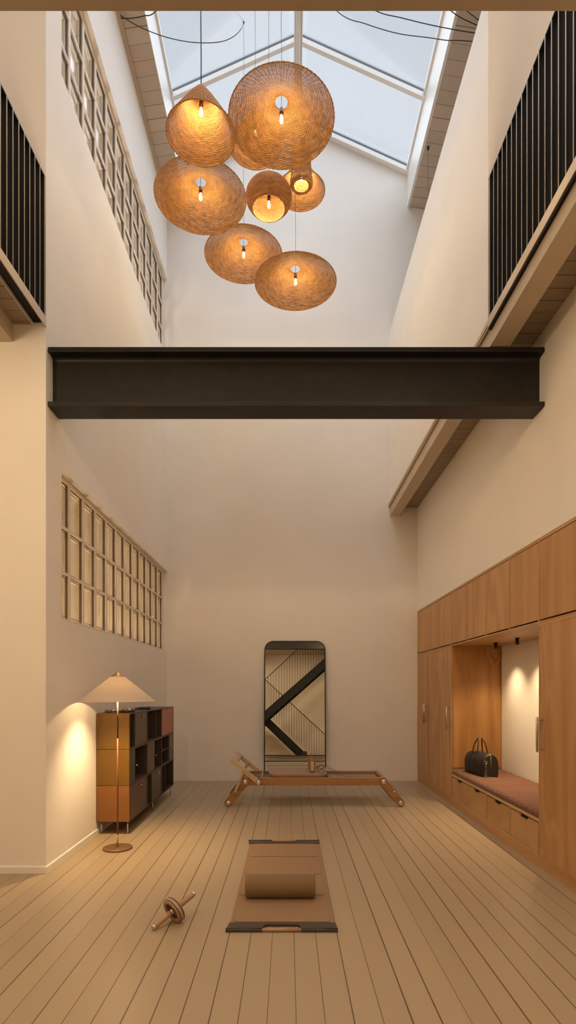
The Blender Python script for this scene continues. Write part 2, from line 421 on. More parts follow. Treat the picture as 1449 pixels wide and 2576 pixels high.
# ------------------------------------------------------------------ internal windows
def internal_window(name, z0, z1):
    root = bpy.data.objects.new(name, None); COL.objects.link(root); root.location = (XL-.06, (W0+W1)/2, z0); struct(root)
    xf, xb = XL-.053, XL-.088            # face of bars, back of bars
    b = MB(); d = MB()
    ys = [4.525+.3275*k for k in range(13)]
    zs = [z0+.036, z0+.036+.383, z0+.036+.766, z1-.036]
    for y in ys[:-1]:
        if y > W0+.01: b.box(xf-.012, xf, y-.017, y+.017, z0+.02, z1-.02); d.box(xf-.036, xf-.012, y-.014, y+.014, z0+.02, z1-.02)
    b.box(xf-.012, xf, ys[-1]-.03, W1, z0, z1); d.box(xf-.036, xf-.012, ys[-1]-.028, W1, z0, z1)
    for z in zs[1:3]:
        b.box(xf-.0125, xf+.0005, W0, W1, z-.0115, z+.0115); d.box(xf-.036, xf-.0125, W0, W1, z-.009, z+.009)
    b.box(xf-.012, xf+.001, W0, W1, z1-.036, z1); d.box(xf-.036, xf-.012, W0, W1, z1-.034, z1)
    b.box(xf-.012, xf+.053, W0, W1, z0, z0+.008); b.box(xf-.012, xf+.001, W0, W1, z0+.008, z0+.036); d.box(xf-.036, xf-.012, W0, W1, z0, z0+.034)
    fr = b.build('window_frame', M['winbar'], root)
    d.build('bar_back', M['windark'], fr)  # rear of each glazing bar, darker than its face
    inner = MB()
    for k in range(12):
        y0, y1 = ys[k]+.024, ys[k+1]-.024
        for j in range(3):
            a, c = zs[j]+.02, zs[j+1]-.02
            inner.box(xf-.048, xf-.036, y0, y0+.012, a, c); inner.box(xf-.048, xf-.036, y1-.012, y1, a, c)
            inner.box(xf-.048, xf-.036, y0, y1, c-.012, c); inner.box(xf-.048, xf-.036, y0, y1, a, a+.012)
    inner.build('glazing_bead', M['winbar'], root)
    MB().box(xf-.044, xf-.040, W0, W1, z0, z1).build('pane', M['glass'], root)
internal_window('window_1', 1.957, 3.18)
internal_window('window_2', 6.378, 7.60)

# ------------------------------------------------------------------ skylight
sk = bpy.data.objects.new('window_3', None); COL.objects.link(sk); sk.location = (RX, 5.2, EZ); struct(sk)
def slope_z(x): return EZ+(RZ-EZ)*(1-abs(x-RX)/(SR-RX))
b = MB()
for x0, x1 in ((RX-.055, RX-.018), (RX+.018, RX+.055)): b.box(x0, x1, 2.0, YB, RZ-.10, RZ-.005)
b.box(RX-.018, RX+.018, 2.0, YB, RZ-.085, RZ)
b.build('ridge_beam', M['whiteframe'], sk)
for side in (-1, 1):
    xe = SL if side < 0 else SR; xr = RX+side*.05
    for ym in (8.47, 7.40, 6.30, 5.20, 4.10, 3.0):
        yy0, yy1 = ym-.028, ym+.028
        if ym > 8.4: yy0, yy1 = 8.42, 8.498
        MB().prism([(xe, EZ-.075), (xr, slope_z(xr)-.075), (xr, slope_z(xr)-.01), (xe, EZ-.01)], 'y', yy0, yy1).build('rafter', M['whiteframe'], sk)
        MB().prism([(xe, EZ-.006), (xr, slope_z(xr)-.006), (xr, slope_z(xr)+.03), (xe, EZ+.03)], 'y', yy0+.004, yy1+.012).build('gasket', M['gasket'], sk)
    MB().box(xe-.03 if side > 0 else xe, xe if side > 0 else xe+.03, 2.0, YB, EZ-.03, EZ+.012).build('eaves_frame', M['whiteframe'], sk)
    MB().prism([(xe, EZ+.002), (xr, slope_z(xr)+.002), (xr, slope_z(xr)+.010), (xe, EZ+.010)], 'y', 2.0, YB+.1).build('pane', M['skyglass'], sk)

# ------------------------------------------------------------------ steel I-beam
def ibeam():
    y0, y1, yw = 4.278, 4.486, 4.374
    z0, z1 = 3.557, 4.009
    pts = []
    ft = .036; tw = .012; r = .028
    def arc(cy, cz, a0, a1, n=6): return [(cy+r*math.cos(a0+(a1-a0)*k/n), cz+r*math.sin(a0+(a1-a0)*k/n)) for k in range(n+1)]
    wl, wr = yw-tw/2, yw+tw/2
    pts += [(y0,z0),(y1,z0),(y1,z0+ft)]
    pts += arc(wr+r, z0+ft+r, -PI/2, -PI)
    pts += arc(wr+r, z1-ft-r, PI, PI/2)
    pts += [(y1,z1-ft),(y1,z1),(y0,z1),(y0,z1-ft)]
    pts += arc(wl-r, z1-ft-r, PI/2, 0)
    pts += arc(wl-r, z0+ft+r, 0, -PI/2)
    pts += [(y0,z0+ft)]
    return MB().prism(pts, 'x', XL+.003, XR-.003, smooth=False)
o = ibeam().build('steel_beam', M['steel'], origin=((XL+XR)/2, 4.38, 3.557), bevel=.002)
tag(o, 'black steel I-beam spanning the room between left and right walls', 'steel beam')

# ------------------------------------------------------------------ gallery railings
def railing(x, ydir, label, y_start, pitch, n, yfar):
    root = thing('gallery_railing', (x, y_start, 4.205), label, 'railing', 'gallery railings')
    s = 1 if x > 0 else -1
    y_end = y_start-pitch*n
    zt = 5.278
    fin = MB().box(x+s*.004, x+s*.062, y_start-.004, y_start+.004, 4.205, zt)
    fo = fin.build('baluster', M['railblack'], root)
    e = MB().box(x+s*.001, x+s*.004, y_start-.005, y_start+.005, 4.205, zt).build('edge', M['railglint'], fo)  # thin strip carrying the painted edge highlight
    for k in range(1, n):
        c = copy_tree(fo, root); c.location.y = -pitch*k
    MB().box(x+s*.004, x+s*.062, y_end, YN+.012, zt-.006, zt+.004).build('top_rail', M['railblack'], root)
    MB().box(x-s*.004, x+s*.004, y_end, yfar, 4.140, 4.212).build('bottom_rail', M['kick'], root)
    return root
railing(1.523, -1, 'black vertical-bar railing of the right-hand gallery above the oak cabinets', 4.237, .0830, 25, 4.262)
railing(XL, -1, 'black vertical-bar railing of the left-hand gallery beside the pillar wall', 4.233, .0815, 20, 4.25)

# ------------------------------------------------------------------ oak cabinets
P = .5875; XB = 2.56
def yb(k): return 8.497-P*k            # far edge of bay k (7.9, 7.3 ...)
first = None
def upper(k, src=None):
    pass
NAMES = ['far', 'x']
lab_u = ['narrow-looking oak wall cupboard high in the far back corner, above the first tall door',
 'oak wall cupboard above the tall door whose pull sits beside its neighbour\'s',
 'oak wall cupboard above the tall door next to the knotty panel',
 'oak wall cupboard over the far end of the niche, above the handbag',
 'oak wall cupboard over the niche, above the far black spotlight',
 'oak wall cupboard over the niche, above the near black spotlight',
 'oak wall cupboard over the near end of the niche, ending at the wide tall unit',
 'large oak wall cupboard cut by the picture edge, above the nearest tall cupboard']
def oak_unit(name, k, z0, z1, zd0, zd1, label, cat, grp, depth=XB-.003):
    y1, y0 = yb(k), yb(k+1)
    root = thing(name, (XR+.02, (y0+y1)/2, z0), label, cat, grp)
    b = MB(); t = .009
    b.box(XR, depth, y0+.0008, y0+t, z0, z1); b.box(XR, depth, y1-t, y1-.0008, z0, z1)
    b.box(XR, depth, y0+t, y1-t, z1-.020, z1); b.box(XR, depth, y0+t, y1-t, z0, z0+.014)
    b.box(depth-.01, depth, y0+t, y1-t, z0+.014, z1-.020)
    b.build('carcass', M['oakrail'], root)
    d = MB().box(XR+.0015, XR+.020, y0+.0125, y1-.0125, zd0, zd1).build('door', M['oak'], root, bevel=.0012)
    return root, d
for k in range(8):
    oak_unit('wall_cabinet', k, 1.912, 2.570, 1.938, 2.545, lab_u[k], 'cupboard', 'oak wall cupboards in a row')
def pull(d, y):
    xb = XR-.046
    g = MB().tube([(xb,y,.910),(xb,y,.912),(xb,y,1.178),(xb,y,1.180)], [.0075,.0088,.0088,.0075], 14)
    for z in (.958, 1.132): pass
    h = g.build('handle', M['nickel'], d)
    MB().tube([(xb,y,z) for z in (.953,.955,1.135,1.137)], [.0088,.0098,.0098,.0088], 14).build('knurled_grip', M['brass'] if False else M['nickel'], d)
    for z in (.932, 1.158):
        MB().cyl((xb, y, z), (XR+.002, y, z), .0048, 10).cyl((XR-.004, y, z), (XR+.002, y, z), .009, 12).build('handle_post', M['nickel'], d)
lab_t = ['tall oak cupboard in the far back corner with a pull at its near edge',
         'tall middle oak cupboard whose pull sits beside that of the corner cupboard',
         'tall oak cupboard beside the knotty niche panel, single pull at its near edge',]
pulls = [yb(1)+.035, yb(1)-.035, yb(3)+.04]
for k in range(3):
    r, d = oak_unit('tall_cabinet', k, .088, 1.911, .100, 1.898, lab_t[k], 'cupboard', 'tall oak cupboards')
    pull(d, pulls[k])
r, d = oak_unit('tall_cabinet', 7, .088, 1.911, .100, 1.898, 'nearest tall oak cupboard at the picture edge with a large pull by the niche', 'cupboard', 'tall oak cupboards')
pull(d, yb(7)-.075)
sbox('trim_9', 'oakrail', (XR+.004, XR+.03, yb(8), YB-.003, 0, .0875))
sbox('trim_10', 'oakrail', (XR+.001, XB-.003, yb(8), 8.497, 2.5705, 2.574))
pn = MB().box(XR+.022, XB-.003, yb(3)-.012, yb(3)-.0006, .45, 1.911).build('niche_panel', M['oakpanel'], origin=(XR+.3, yb(3)-.006, .45))
tag(pn, 'knotty dark oak side panel lining the far side of the bench niche', 'panel')
# bench carcass and drawers
bench = thing('storage_bench', (XR+.3, yb(5), .088), 'oak bench base with four plywood drawers under the red-brown cushions', 'bench')
b = MB()
b.box(XR+.004, XB-.004, yb(7)+.001, yb(3)-.001, .352, .378)
b.box(XR+.004, XB-.004, yb(7)+.001, yb(3)-.001, .088, .098)
b.build('top_board', M['plyedge'], bench)
b = MB()
for k in range(3, 8):
    yy = yb(k); a, c = yy-.007, yy+.007
    if k == 3: a, c = yy-.008, yy-.001
    if k == 7: a, c = yy+.001, yy+.008
    MB().box(XR+.004, XB-.006, a, c, .098, .352).build('divider', M['plyedge'], bench)
MB().box(XR+.03, XR+.04, yb(7)+.01, yb(3)-.01, .098, .352).build('drawer_shade_sheet', M['dark'], bench)  # near-black sheet painted in for the shade inside the drawer gaps
def drawer(k):
    y1, y0 = yb(k)-.009, yb(k+1)+.009; ym = (y0+y1)/2
    z0, z1 = .101, .340
    w0, w1 = .085, .070
    poly = [(y0,z0),(y1,z0),(y1,z1),(ym+w0,z1),(ym+w1,z1-.024),(ym-w1,z1-.024),(ym-w0,z1),(y0,z1)]
    d = MB().prism(poly, 'x', XR+.006, XR+.022).build('drawer', M['ply'], bench)
    n = 11
    for (ya, yc) in ((y0+.001, y0+.011), (y1-.011, y1-.001)):
        j = MB()
        for i in range(n): j.box(XR+.0052, XR+.0065, ya, yc, z0+(z1-z0)*(i+.22)/n, z0+(z1-z0)*(i+.68)/n)
        j.build('box_joint', M['dark'], d)
for k in range(3, 7): drawer(k)
# quilted cushions
def cushion(y0, y1, label):
    nx, ny = 48, 132
    x0, x1 = XR+.006, XB-.006; zb, zt = .379, .436
    b = MB(); vs = []
    ribs = 11
    def top(x, y):
        u = (x-x0)/(x1-x0); v = (y-y0)/(y1-y0)
        row = v*ribs+.32*math.sin(u*2*PI*1.25+int(v*3)*2.0)
        puff = abs(math.sin(PI*row))**.55
        # offset stitch across the ribs
        ph = (u*2+(.5 if int(row) % 2 else 0))
        puff2 = abs(math.sin(PI*ph))**.28
        edge = min(1, min(u,1-u)/.03, min(v,1-v)/.025); edge = math.sqrt(max(0, 1-(1-edge)**2))
        return zt-.018+(.016*min(puff,1)+.003*puff2)*edge-.012*(1-edge)
    for i in range(nx+1):
        for j in range(ny+1):
            x = x0+(x1-x0)*i/nx; y = y0+(y1-y0)*j/ny
            vs.append((x, y, top(x, y)+.004))
    fs = [(i*(ny+1)+j, (i+1)*(ny+1)+j, (i+1)*(ny+1)+j+1, i*(ny+1)+j+1) for i in range(nx) for j in range(ny)]
    ring = [i*(ny+1) for i in range(nx+1)]+[nx*(ny+1)+j for j in range(1,ny+1)]+[i*(ny+1)+ny for i in range(nx-1,-1,-1)]+[j for j in range(ny-1,0,-1)]
    base = len(vs); n = len(ring)
    for q in ring: vs.append((vs[q][0], vs[q][1], zb))
    for i in range(n):
        j = (i+1) % n; fs.append((ring[i], base+i, base+j, ring[j]))
    fs.append(tuple(base+i for i in range(n)))
    b.add(vs, fs, True)
    o = b.build('bench_cushion', M['cushion'], origin=((x0+x1)/2, (y0+y1)/2, zb))
    tag(o, label, 'cushion', 'quilted bench cushions')
cushion(yb(5)+.002, yb(3)-.014, 'quilted red-brown bench cushion under the black handbag')
cushion(yb(7)+.004, yb(5)-.002, 'quilted red-brown bench cushion next to the nearest tall cupboard, nothing on it')
# spots
def spot(y, label):
    r = thing('ceiling_spotlight', (2.325, y, 1.912), label, 'spotlight', 'black spotlights in the niche')
    MB().cyl((2.325,y,1.909),(2.325,y,1.9118),.030,24).build('mounting_plate', M['black'], r)
    MB().lathe([(.0175,1.909),(.0175,1.848),(.0155,1.846),(.0140,1.852),(.0,1.852)], (2.325,y,0), 20).build('housing', M['black'], r)
    MB().cyl((2.325,y,1.853),(2.325,y,1.8535),.0135,16).build('lens', M['spotglow'], r)
spot(6.27, 'small black cylinder spotlight under the niche top, the one near the knotty panel')
spot(5.68, 'small black cylinder spotlight under the niche top, nearer the tall unit')

# ------------------------------------------------------------------ modular storage unit
UX0, UX1, UY0, UY1, UZ0, UZ1 = XL+.004, -1.516, 5.360, 7.412, .122, 1.162
unit = thing('storage_unit', (-1.675, 6.38, 0), 'dark modular storage unit with mustard end panels and a pink door along the left wall', 'storage unit')
b = MB(); t = .010; CW = (UY1-UY0)/3; RH = (UZ1-UZ0)/3
for c in range(3):
    for r in range(3):
        y0 = UY0+c*CW+.001; y1 = UY0+(c+1)*CW-.001; z0 = UZ0+r*RH+.001; z1 = UZ0+(r+1)*RH-.001
        if c == 0: y0 += .008
        b.box(UX0, UX1, y0, y0+t, z0, z1); b.box(UX0, UX1, y1-t, y1, z0, z1)
        b.box(UX0, UX1, y0+t, y1-t, z0, z0+t); b.box(UX0, UX1, y0+t, y1-t, z1-t, z1)
b.build('module_frame', M['umber'], unit)
b = MB(); b.box(UX0, UX0+.008, UY0+.015, UY1-.015, UZ0+.015, UZ1-.015)
b.build('back_panel', M['black'], unit)
for r, mm in ((0,'ochre'),(1,'olive'),(2,'olive')):
    z0 = UZ0+r*RH+.0015; z1 = UZ0+(r+1)*RH-.0015
    MB().box(UX0, UX1-.002, UY0-.004, UY0+.0085, z0, z1).build('end_panel', M[mm], unit, bevel=.003)
def cell(c, r, y0, y1, mm, knob=None):
    za = UZ0+r*RH+.012; zb = UZ0+(r+1)*RH-.012
    d = MB().box(UX1-.016, UX1-.003, y0, y1, za, zb).build('door', M[mm], unit, bevel=.001)
    if knob:
        ky, kz = knob
        MB().lathe([(.004,0),(.004,.018),(.0075,.019),(.0075,.028),(.006,.029)], (UX1-.003, ky, kz), 12, M=Matrix.Rotation(PI/2,4,'Y')).build('knob', M['chrome'], d)
    return d
z = lambda r, q: UZ0+r*RH+q*RH
cell(0, 2, 5.572, 6.028, 'doorgrey', (5.80, z(2,.86)))
cell(2, 2, 6.745, 7.395, 'doorpink')
cell(0, 1, 5.385, 5.560, 'doorslate', (5.545, z(1,.50)))
cell(1, 1, 6.062, 6.372, 'doorplum', (6.352, z(1,.5)))
cell(2, 1, 7.165, 7.395, 'doorgrey', (7.22, z(1,.5)))
cell(0, 0, 5.385, 6.022, 'doorplum', (5.70, z(0,.86)))
cell(1, 0, 6.250, 6.700, 'doorgrey', (6.47, z(0,.86)))
b = MB()
for (y, r) in ((5.570,2),(6.475,2),(5.568,1),(6.380,1),(7.158,1),(6.245,0),(6.955,0)):
    MB().box(UX0+.01, UX1-.004, y-.005, y+.005, UZ0+r*RH+.011, UZ0+(r+1)*RH-.011).build('divider', M['umber'], unit)
MB().box(UX0+.01, UX1-.004, 6.745, 7.155, z(1,.49), z(1,.51)).build('shelf', M['umber'], unit)
for (x, y) in ((UX0+.035,5.40),(UX1-.03,5.40),(UX1-.03,6.39),(UX0+.035,6.39),(UX1-.03,7.375),(UX0+.035,7.375)):
    MB().cyl((x,y,0),(x,y,UZ0),.006,12).cyl((x,y,UZ0-.004),(x,y,UZ0),.011,14).build('leg', M['chrome'], unit)

# things lying on the unit
def skipping_rope(loc, label, hs, coil, hmat, hr, cap=True):
    r = thing('skipping_rope', loc, label, 'skipping rope', 'skipping ropes on the storage unit')
    zt = UZ1
    for (p, q) in hs:
        p = Vector(p); q = Vector(q); d = (q-p).normalized()
        h = MB().tube([p, p+d*.008, p+(q-p)*.5, q-d*.008, q], [hr*.75, hr*.95, hr, hr*.95, hr*.8], 14).build('handle', M[hmat], r)
        MB().tube([q, q+d*.012, q+d*.028], [hr*.55, hr*.75, hr*.35], 12).build('end_cap', M['chrome'], h)
    MB().tube(coil, .0055, 8).build('cord', M['black'], r)
    return r
def coilpts(cx, cy, zt, rx, ry, turns, lead):
    pts = [Vector(p) for p in lead]
    for i in range(int(turns*16)+1):
        a = 2*PI*i/16; k = i/16
        pts.append(Vector((cx+(rx-.004*k)*math.cos(a), cy+(ry-.006*k)*math.sin(a), zt+.0065+.007*k)))
    return pts
zt = UZ1
skipping_rope((-1.66,5.55,zt), 'black skipping rope with two brown wooden handles, behind the lamp pole on the storage unit',
   [((-1.795,5.50,zt+.019),(-1.730,5.50,zt+.019)), ((-1.640,5.56,zt+.027),(-1.575,5.52,zt+.027))],
   smooth_path([(-1.700,5.50,zt+.014),(-1.675,5.52,zt+.008),(-1.645,5.51,zt+.007),(-1.59,5.55,zt+.007),(-1.545,5.60,zt+.007),(-1.56,5.66,zt+.007),(-1.63,5.67,zt+.007),(-1.67,5.62,zt+.007),(-1.645,5.55,zt+.013),(-1.575,5.50,zt+.008),(-1.535,5.56,zt+.013),(-1.545,5.64,zt+.013),(-1.62,5.65,zt+.013),(-1.665,5.58,zt+.013)], 5), 'beech', .018)
skipping_rope((-1.63,6.35,zt), 'tightly coiled black rope with silver-capped grips, farther along the storage unit',
   [((-1.720,6.30,zt+.014),(-1.685,6.32,zt+.014)), ((-1.655,6.42,zt+.014),(-1.620,6.41,zt+.014))],
   coilpts(-1.615, 6.30, zt, .065, .10, 3.2, [(-1.66,6.31,zt+.012)]), 'walnut', .0135)

# ------------------------------------------------------------------ floor lamp
LX, LY = -1.489, 4.895
lamp = thing('floor_lamp', (LX, LY, 0), 'lit floor lamp with brown pole and wide pale linen cone shade near left wall', 'floor lamp')
MB().lathe([(.0,.0),(.120,.0),(.125,.004),(.125,.012),(.121,.0165),(.012,.0175),(.0,.0175)], (LX,LY,0), 56).build('base', M['brassbase'], lamp, bevel=.001)
MB().lathe([(.0078,.0175),(.0078,.125),(.0,.125)], (LX,LY,0), 16).build('pole_foot', M['brass'], lamp)
MB().cyl((LX,LY,.125),(LX,LY,.965),.0078,16).build('pole', M['canebright'], lamp)
MB().cyl((LX,LY,.965),(LX,LY,1.345),.0070,16).build('upper_pole', M['canebrown'], lamp)
zr, zc, rr, rc = 1.288, 1.504, .323, .060
MB().lathe([(rr,zr),(rc,zc),(rc-.003,zc-.001),(rr-.004,zr+.0005),(rr,zr)], (LX,LY,0), 72, caps=False).build('shade', M['linen'], lamp)
MB().lathe([(rc+.001,zc-.002),(rc+.001,zc+.001),(.004,zc+.040),(.0,zc+.042)], (LX,LY,0), 40).build('cap', M['brass'], lamp)
b = MB()
for k in range(3):
    a = 2*PI*k/3+.4; b.tube([(LX+.006*math.cos(a),LY+.006*math.sin(a),1.345),(LX+.26*math.cos(a),LY+.26*math.sin(a),1.335)], .002, 6)
b.build('shade_arm', M['brass'], lamp)
MB().lathe([(.0,1.455),(.016,1.45),(.026,1.43),(.024,1.405),(.012,1.38),(.010,1.342)], (LX,LY,0), 20).build('bulb', M['bulb'], lamp)

# ------------------------------------------------------------------ leaning mirror
MB0 = Vector((.104, 8.285, 0)); MT = Vector((.104, 8.468, 2.112)); mdir = (MT-MB0).normalized(); mn = Vector((0,-mdir.z,mdir.y))
mir = thing('standing_mirror', (.104, 8.36, 0), 'tall black-framed mirror with rounded top corners leaning on the back wall', 'mirror')
HW = .4535; HT = (MT-MB0).length
def mp(u, v, d=0): return MB0+Vector((u,0,0))+mdir*v+mn*d
v0 = .408
def arch(hw, top, r, bot, n=10):
    pts = [(-hw, bot)]
    for k in range(n+1): a = PI-PI/2*k/n; pts.append((-hw+r+r*math.cos(a), top-r+r*math.sin(a)))
    for k in range(n+1): a = PI/2-PI/2*k/n; pts.append((hw-r+r*math.cos(a), top-r+r*math.sin(a)))
    pts.append((hw, bot)); return pts
fr = MB().tube([mp(u, v) for (u, v) in arch(HW, HT, .13, .008)], .008, 10)
fr.tube([mp(-HW, v0), mp(HW, v0)], .007, 8); fr.tube([mp(-HW, v0-.085), mp(HW, v0-.085)], .007, 8)
fr.build('frame', M['black'], mir)
pg = arch(HW-.004, HT-.004, .127, v0)
b = MB(); n = len(pg)
b.add([mp(u,v,.003) for u,v in pg]+[mp(u,v,-.003) for u,v in pg], [tuple(range(n)), tuple(range(2*n-1,n-1,-1))]+[(i,n+i,n+(i+1)%n,(i+1)%n) for i in range(n)])
b.build('mirror_glass', M['mirror'], mir)

# ------------------------------------------------------------------ pilates reformer
ref = thing('pilates_reformer', (.313, 6.92, 0), 'low wooden pilates reformer with padded carriage standing in front of the mirror', 'exercise machine')
YA, YC = 6.64, 7.20
zl, zh = .250, .344
def rail(y0, y1):
    pts = [(-.545,.250),(1.150,.250),(1.165,.262),(1.165,.335),(1.150,.344),(-.520,.344),(-.560,.300)]
    return MB().prism(pts, 'y', y0, y1).build('side_rail', M['walnut'], ref, bevel=.004)
near = rail(YA, YA+.045); far = rail(YC-.045, YC)
for x in (-.203, .637):
    MB().box(x-.0015, x+.0015, YA-.0012, YA+.001, zl+.002, zh).build('rail_joint', M['chrome'], near)
legs = [((-.504,.296),(-.706,.046)), ((1.130,.296),(1.334,.046))]
for (p, q) in legs:
    for (y0, y1, yo) in ((YA-.022, YA-.0005, YA-.022), (YC+.0005, YC+.022, YC+.022)):
        l = MB().prism(stadium(p, q, .046), 'y', y0, y1).build('leg', M['walnut'], ref, bevel=.003)
        s = -1 if yo < 7 else 1
        for c in (p, q):
            MB().lathe([(.0,0),(.026,0),(.028,.003),(.026,.009),(.016,.012),(.0,.013)], (c[0], yo, c[1]), 24, M=Matrix.Rotation(PI/2*(1 if s < 0 else -1),4,'X')).build('bolt_cap', M['chrome'], l)
    xm, zm = q[0], q[1]
    MB().cyl((xm, YA, zm), (xm, YC, zm), .012, 12).build('foot_bar', M['nickel'], ref)
MB().lathe([(.0,0),(.013,0),(.011,.008),(.0,.009)], (1.255, YA-.022, .178), 16, M=Matrix.Rotation(PI/2,4,'X')).build('bolt_cap', M['chrome'], ref)
# end boards and deck
MB().box(1.115, 1.160, YA+.046, YC-.046, .255, .338).build('end_board', M['walnut'], ref, bevel=.003)
MB().box(-.535, -.490, YA+.046, YC-.046, .255, .338).build('end_board', M['walnut'], ref, bevel=.003)
MB().box(.50, 1.10, YA+.046, YC-.046, .300, .312).build('deck_board', M['suedegrey'], ref)
b = MB()
for y in (YA+.065, YC-.065): b.box(-.48, 1.11, y-.012, y+.012, .285, .318)
b.build('runner_track', M['nickel'], ref)
# springs
b = MB()
for k in range(5):
    y = 6.76+k*.08
    pts = [(-.44+.0032*i, y+.010*math.cos(i*1.05), .305+.010*math.sin(i*1.05)) for i in range(75)]
    b.tube(pts, .0022, 5)
b.build('spring', M['nickel'], ref)
MB().box(-.325, -.300, YA+.047, YC-.047, .318, .350).build('spring_bar', M['chrome'], ref)
MB().box(-.345, -.336, YA+.047, YC-.047, .3385, .356).build('spring_bar_rod', M['walnut'], ref)
# carriage
cg = [ (-.215,6.66),(.40,6.66) ]
b = MB().prism(rrect(-.235, .475, 6.655, 7.195, .13, 8), 'z', .344, .385)
b.build('carriage_pad', M['suedegrey'], ref, bevel=.012, seg=3)
MB().box(-.19, .42, YA+.07, YC-.07, .320, .343).build('carriage_frame', M['walnut'], ref)
for y0 in (6.735, 7.02):
    s = MB().prism(stadium((.292,.421),(.292,.515), .037), 'y', y0, y0+.058).build('shoulder_rest', M['suede'], ref, bevel=.010, seg=3)
    MB().prism(stadium((.292,.427),(.292,.509), .019), 'y', y0-.002, y0+.004).build('inset', M['cream'], s, bevel=.0015)
b = MB()
for y0 in (6.80, 7.06):
    b.lathe([(.018,.385),(.018,.395),(.011,.397),(.011,.43),(.017,.432),(.017,.446),(.008,.448),(.008,.485),(.011,.486),(.011,.497),(.0,.498)], (.405, y0, 0), 16)
    b.lathe([(.022,-.010),(.022,-.006),(.013,-.003),(.013,.003),(.022,.006),(.022,.010)], (.445, y0, .420), 18, M=Matrix.Rotation(PI/2,4,'X'))
    b.tube([(.405,y0,.420),(.452,y0,.420)], .005, 8)
    b.lathe([(.018,-.012),(.018,.012)], (.372, y0+.02, .408), 14, M=Matrix.Rotation(PI/2,4,'X'))
b.build('pulley_post', M['nickel'], ref)
b = MB()
for y0, yy in ((6.80,6.79),(7.06,7.08)):
    b.tube(smooth_path([(.448,y0,.443),(.50,y0,.425),(.58,yy,.372),(.68,yy-.01,.345),(.80,yy,.338),(1.10,yy,.334)], 5), .0022, 6)
    b.tube(smooth_path([(.448,y0,.398),(.52,y0+.02,.390),(.60,yy+.03,.350),(.72,yy+.02,.330),(.9,yy+.02,.318)], 5), .0022, 6)
b.build('rope', M['ropegrey'], ref)
# foot frame
for (y0, y1, s) in ((YA-.064, YA-.043, -1), (YC+.043, YC+.064, 1)):
    a = MB().prism(stadium((-.345,.292),(-.655,.553), .026, 6), 'y', y0, y1).build('footbar_arm', M['ash'], ref, bevel=.003)
    yo = y0 if s < 0 else y1
    MB().lathe([(.0,0),(.026,0),(.028,.003),(.026,.009),(.016,.012),(.0,.013)], (-.345, yo, .292), 24, M=Matrix.Rotation(PI/2*(1 if s < 0 else -1),4,'X')).build('bolt_cap', M['chrome'], a)
    st = MB().prism(stadium((-.520,.440),(-.622,.180), .017, 6), 'y', y1+.001 if s < 0 else YC+.0235, YA-.0235 if s < 0 else y0-.001).build('footbar_strut', M['ash'], ref, bevel=.002)
    for c in ((-.520,.440),(-.622,.180)):
        yk = y0-.0005 if s < 0 else y1+.0005
        if c[1] < .3: yk = y1+.001 if s < 0 else y0-.001
        MB().lathe([(.0,0),(.011,0),(.010,.006),(.0,.007)], (c[0], yk, c[1]), 14, M=Matrix.Rotation(PI/2*(1 if s < 0 else -1),4,'X')).build('bolt_cap', M['chrome'], st)
MB().prism(stadium((-.620,.524),(-.655,.553), .024, 6), 'y', YA-.0425, YC+.0425).build('footbar', M['ash'], ref, bevel=.003)

# ------------------------------------------------------------------ leather mat with roll
MX0, MX1, MY0, MY1 = -.355, .283, 3.212, 5.115
mat = thing('exercise_mat', (-.036, 4.16, 0), 'tan leather exercise mat with stitched panels and dark handled end bars, on the floor', 'exercise mat')
MB().box(MX0+.012, MX1-.004, MY0+.08, MY1-.08, .001, .009).build('sheet', M['leather'], mat, bevel=.002)
for (a, c) in ((4.632,5.005),(4.195,4.570),(3.768,4.128),(3.335,3.722)):
    MB().prism(rrect(MX0+.028, MX1-.028, a, c, .028, 6), 'z', .0085, .0135).build('padded_panel', M['leather'], mat, bevel=.0025, seg=3)
for (ya, yc, s) in ((MY0, MY0+.105, -1), (MY1, MY1-.105, 1)):
    # notch on the outer edge for the wooden grip
    h = -.036; e = (yc-ya)/abs(yc-ya)
    pts = [(MX0-.004,ya),(h-.113,ya)]
    for k in range(6):
        a = PI/2*k/5; pts.append((h-.113+.028*(1-math.cos(a)), ya+e*(.018+.060*math.sin(a))))
    for k in range(6):
        a = PI/2*(5-k)/5; pts.append((h+.113-.028*(1-math.cos(a)), ya+e*(.018+.060*math.sin(a))))
    pts += [(h+.113,ya),(MX1+.004,ya),(MX1-.002,yc),(MX0+.008,yc)]
    eb = MB().prism(pts, 'z', .0005, .017).build('end_bar', M['matbar'], mat, bevel=.003)
    MB().cyl((MX0-.003,ya+e*.012,.0112),(h-.113,ya+e*.012,.0112),.010,12).build('edge_tube', M['black'], eb)
    MB().cyl((h+.113,ya+e*.012,.0112),(MX1+.003,ya+e*.012,.0112),.010,12).build('edge_tube', M['black'], eb)
    MB().cyl((h-.113,ya+e*.011,.0105),(h+.113,ya+e*.011,.0105),.0100,16).build('grip', M['beech'], mat)
R0, RY, RXa, RXb = .0765, 3.722, -.281, .180
rl = MB().tube([(RXa,RY,R0+.014),(RXa,RY,R0+.014),(RXa+.002,RY,R0+.014),(RXa+.010,RY,R0+.014),(RXb-.010,RY,R0+.014),(RXb-.002,RY,R0+.014),(RXb,RY,R0+.014)],
   [R0-.012,R0-.010,R0-.005,R0,R0,R0-.005,R0-.012], 48)
# small degenerate first pair avoided by nudging
rl.v[:48] = [(p[0]-.0004,p[1],p[2]) for p in rl.v[:48]]
o = rl.build('bolster', M['suederoll'], origin=(-.05, RY, .014))
tag(o, 'brown suede bolster roll lying across the tan mat', 'bolster')

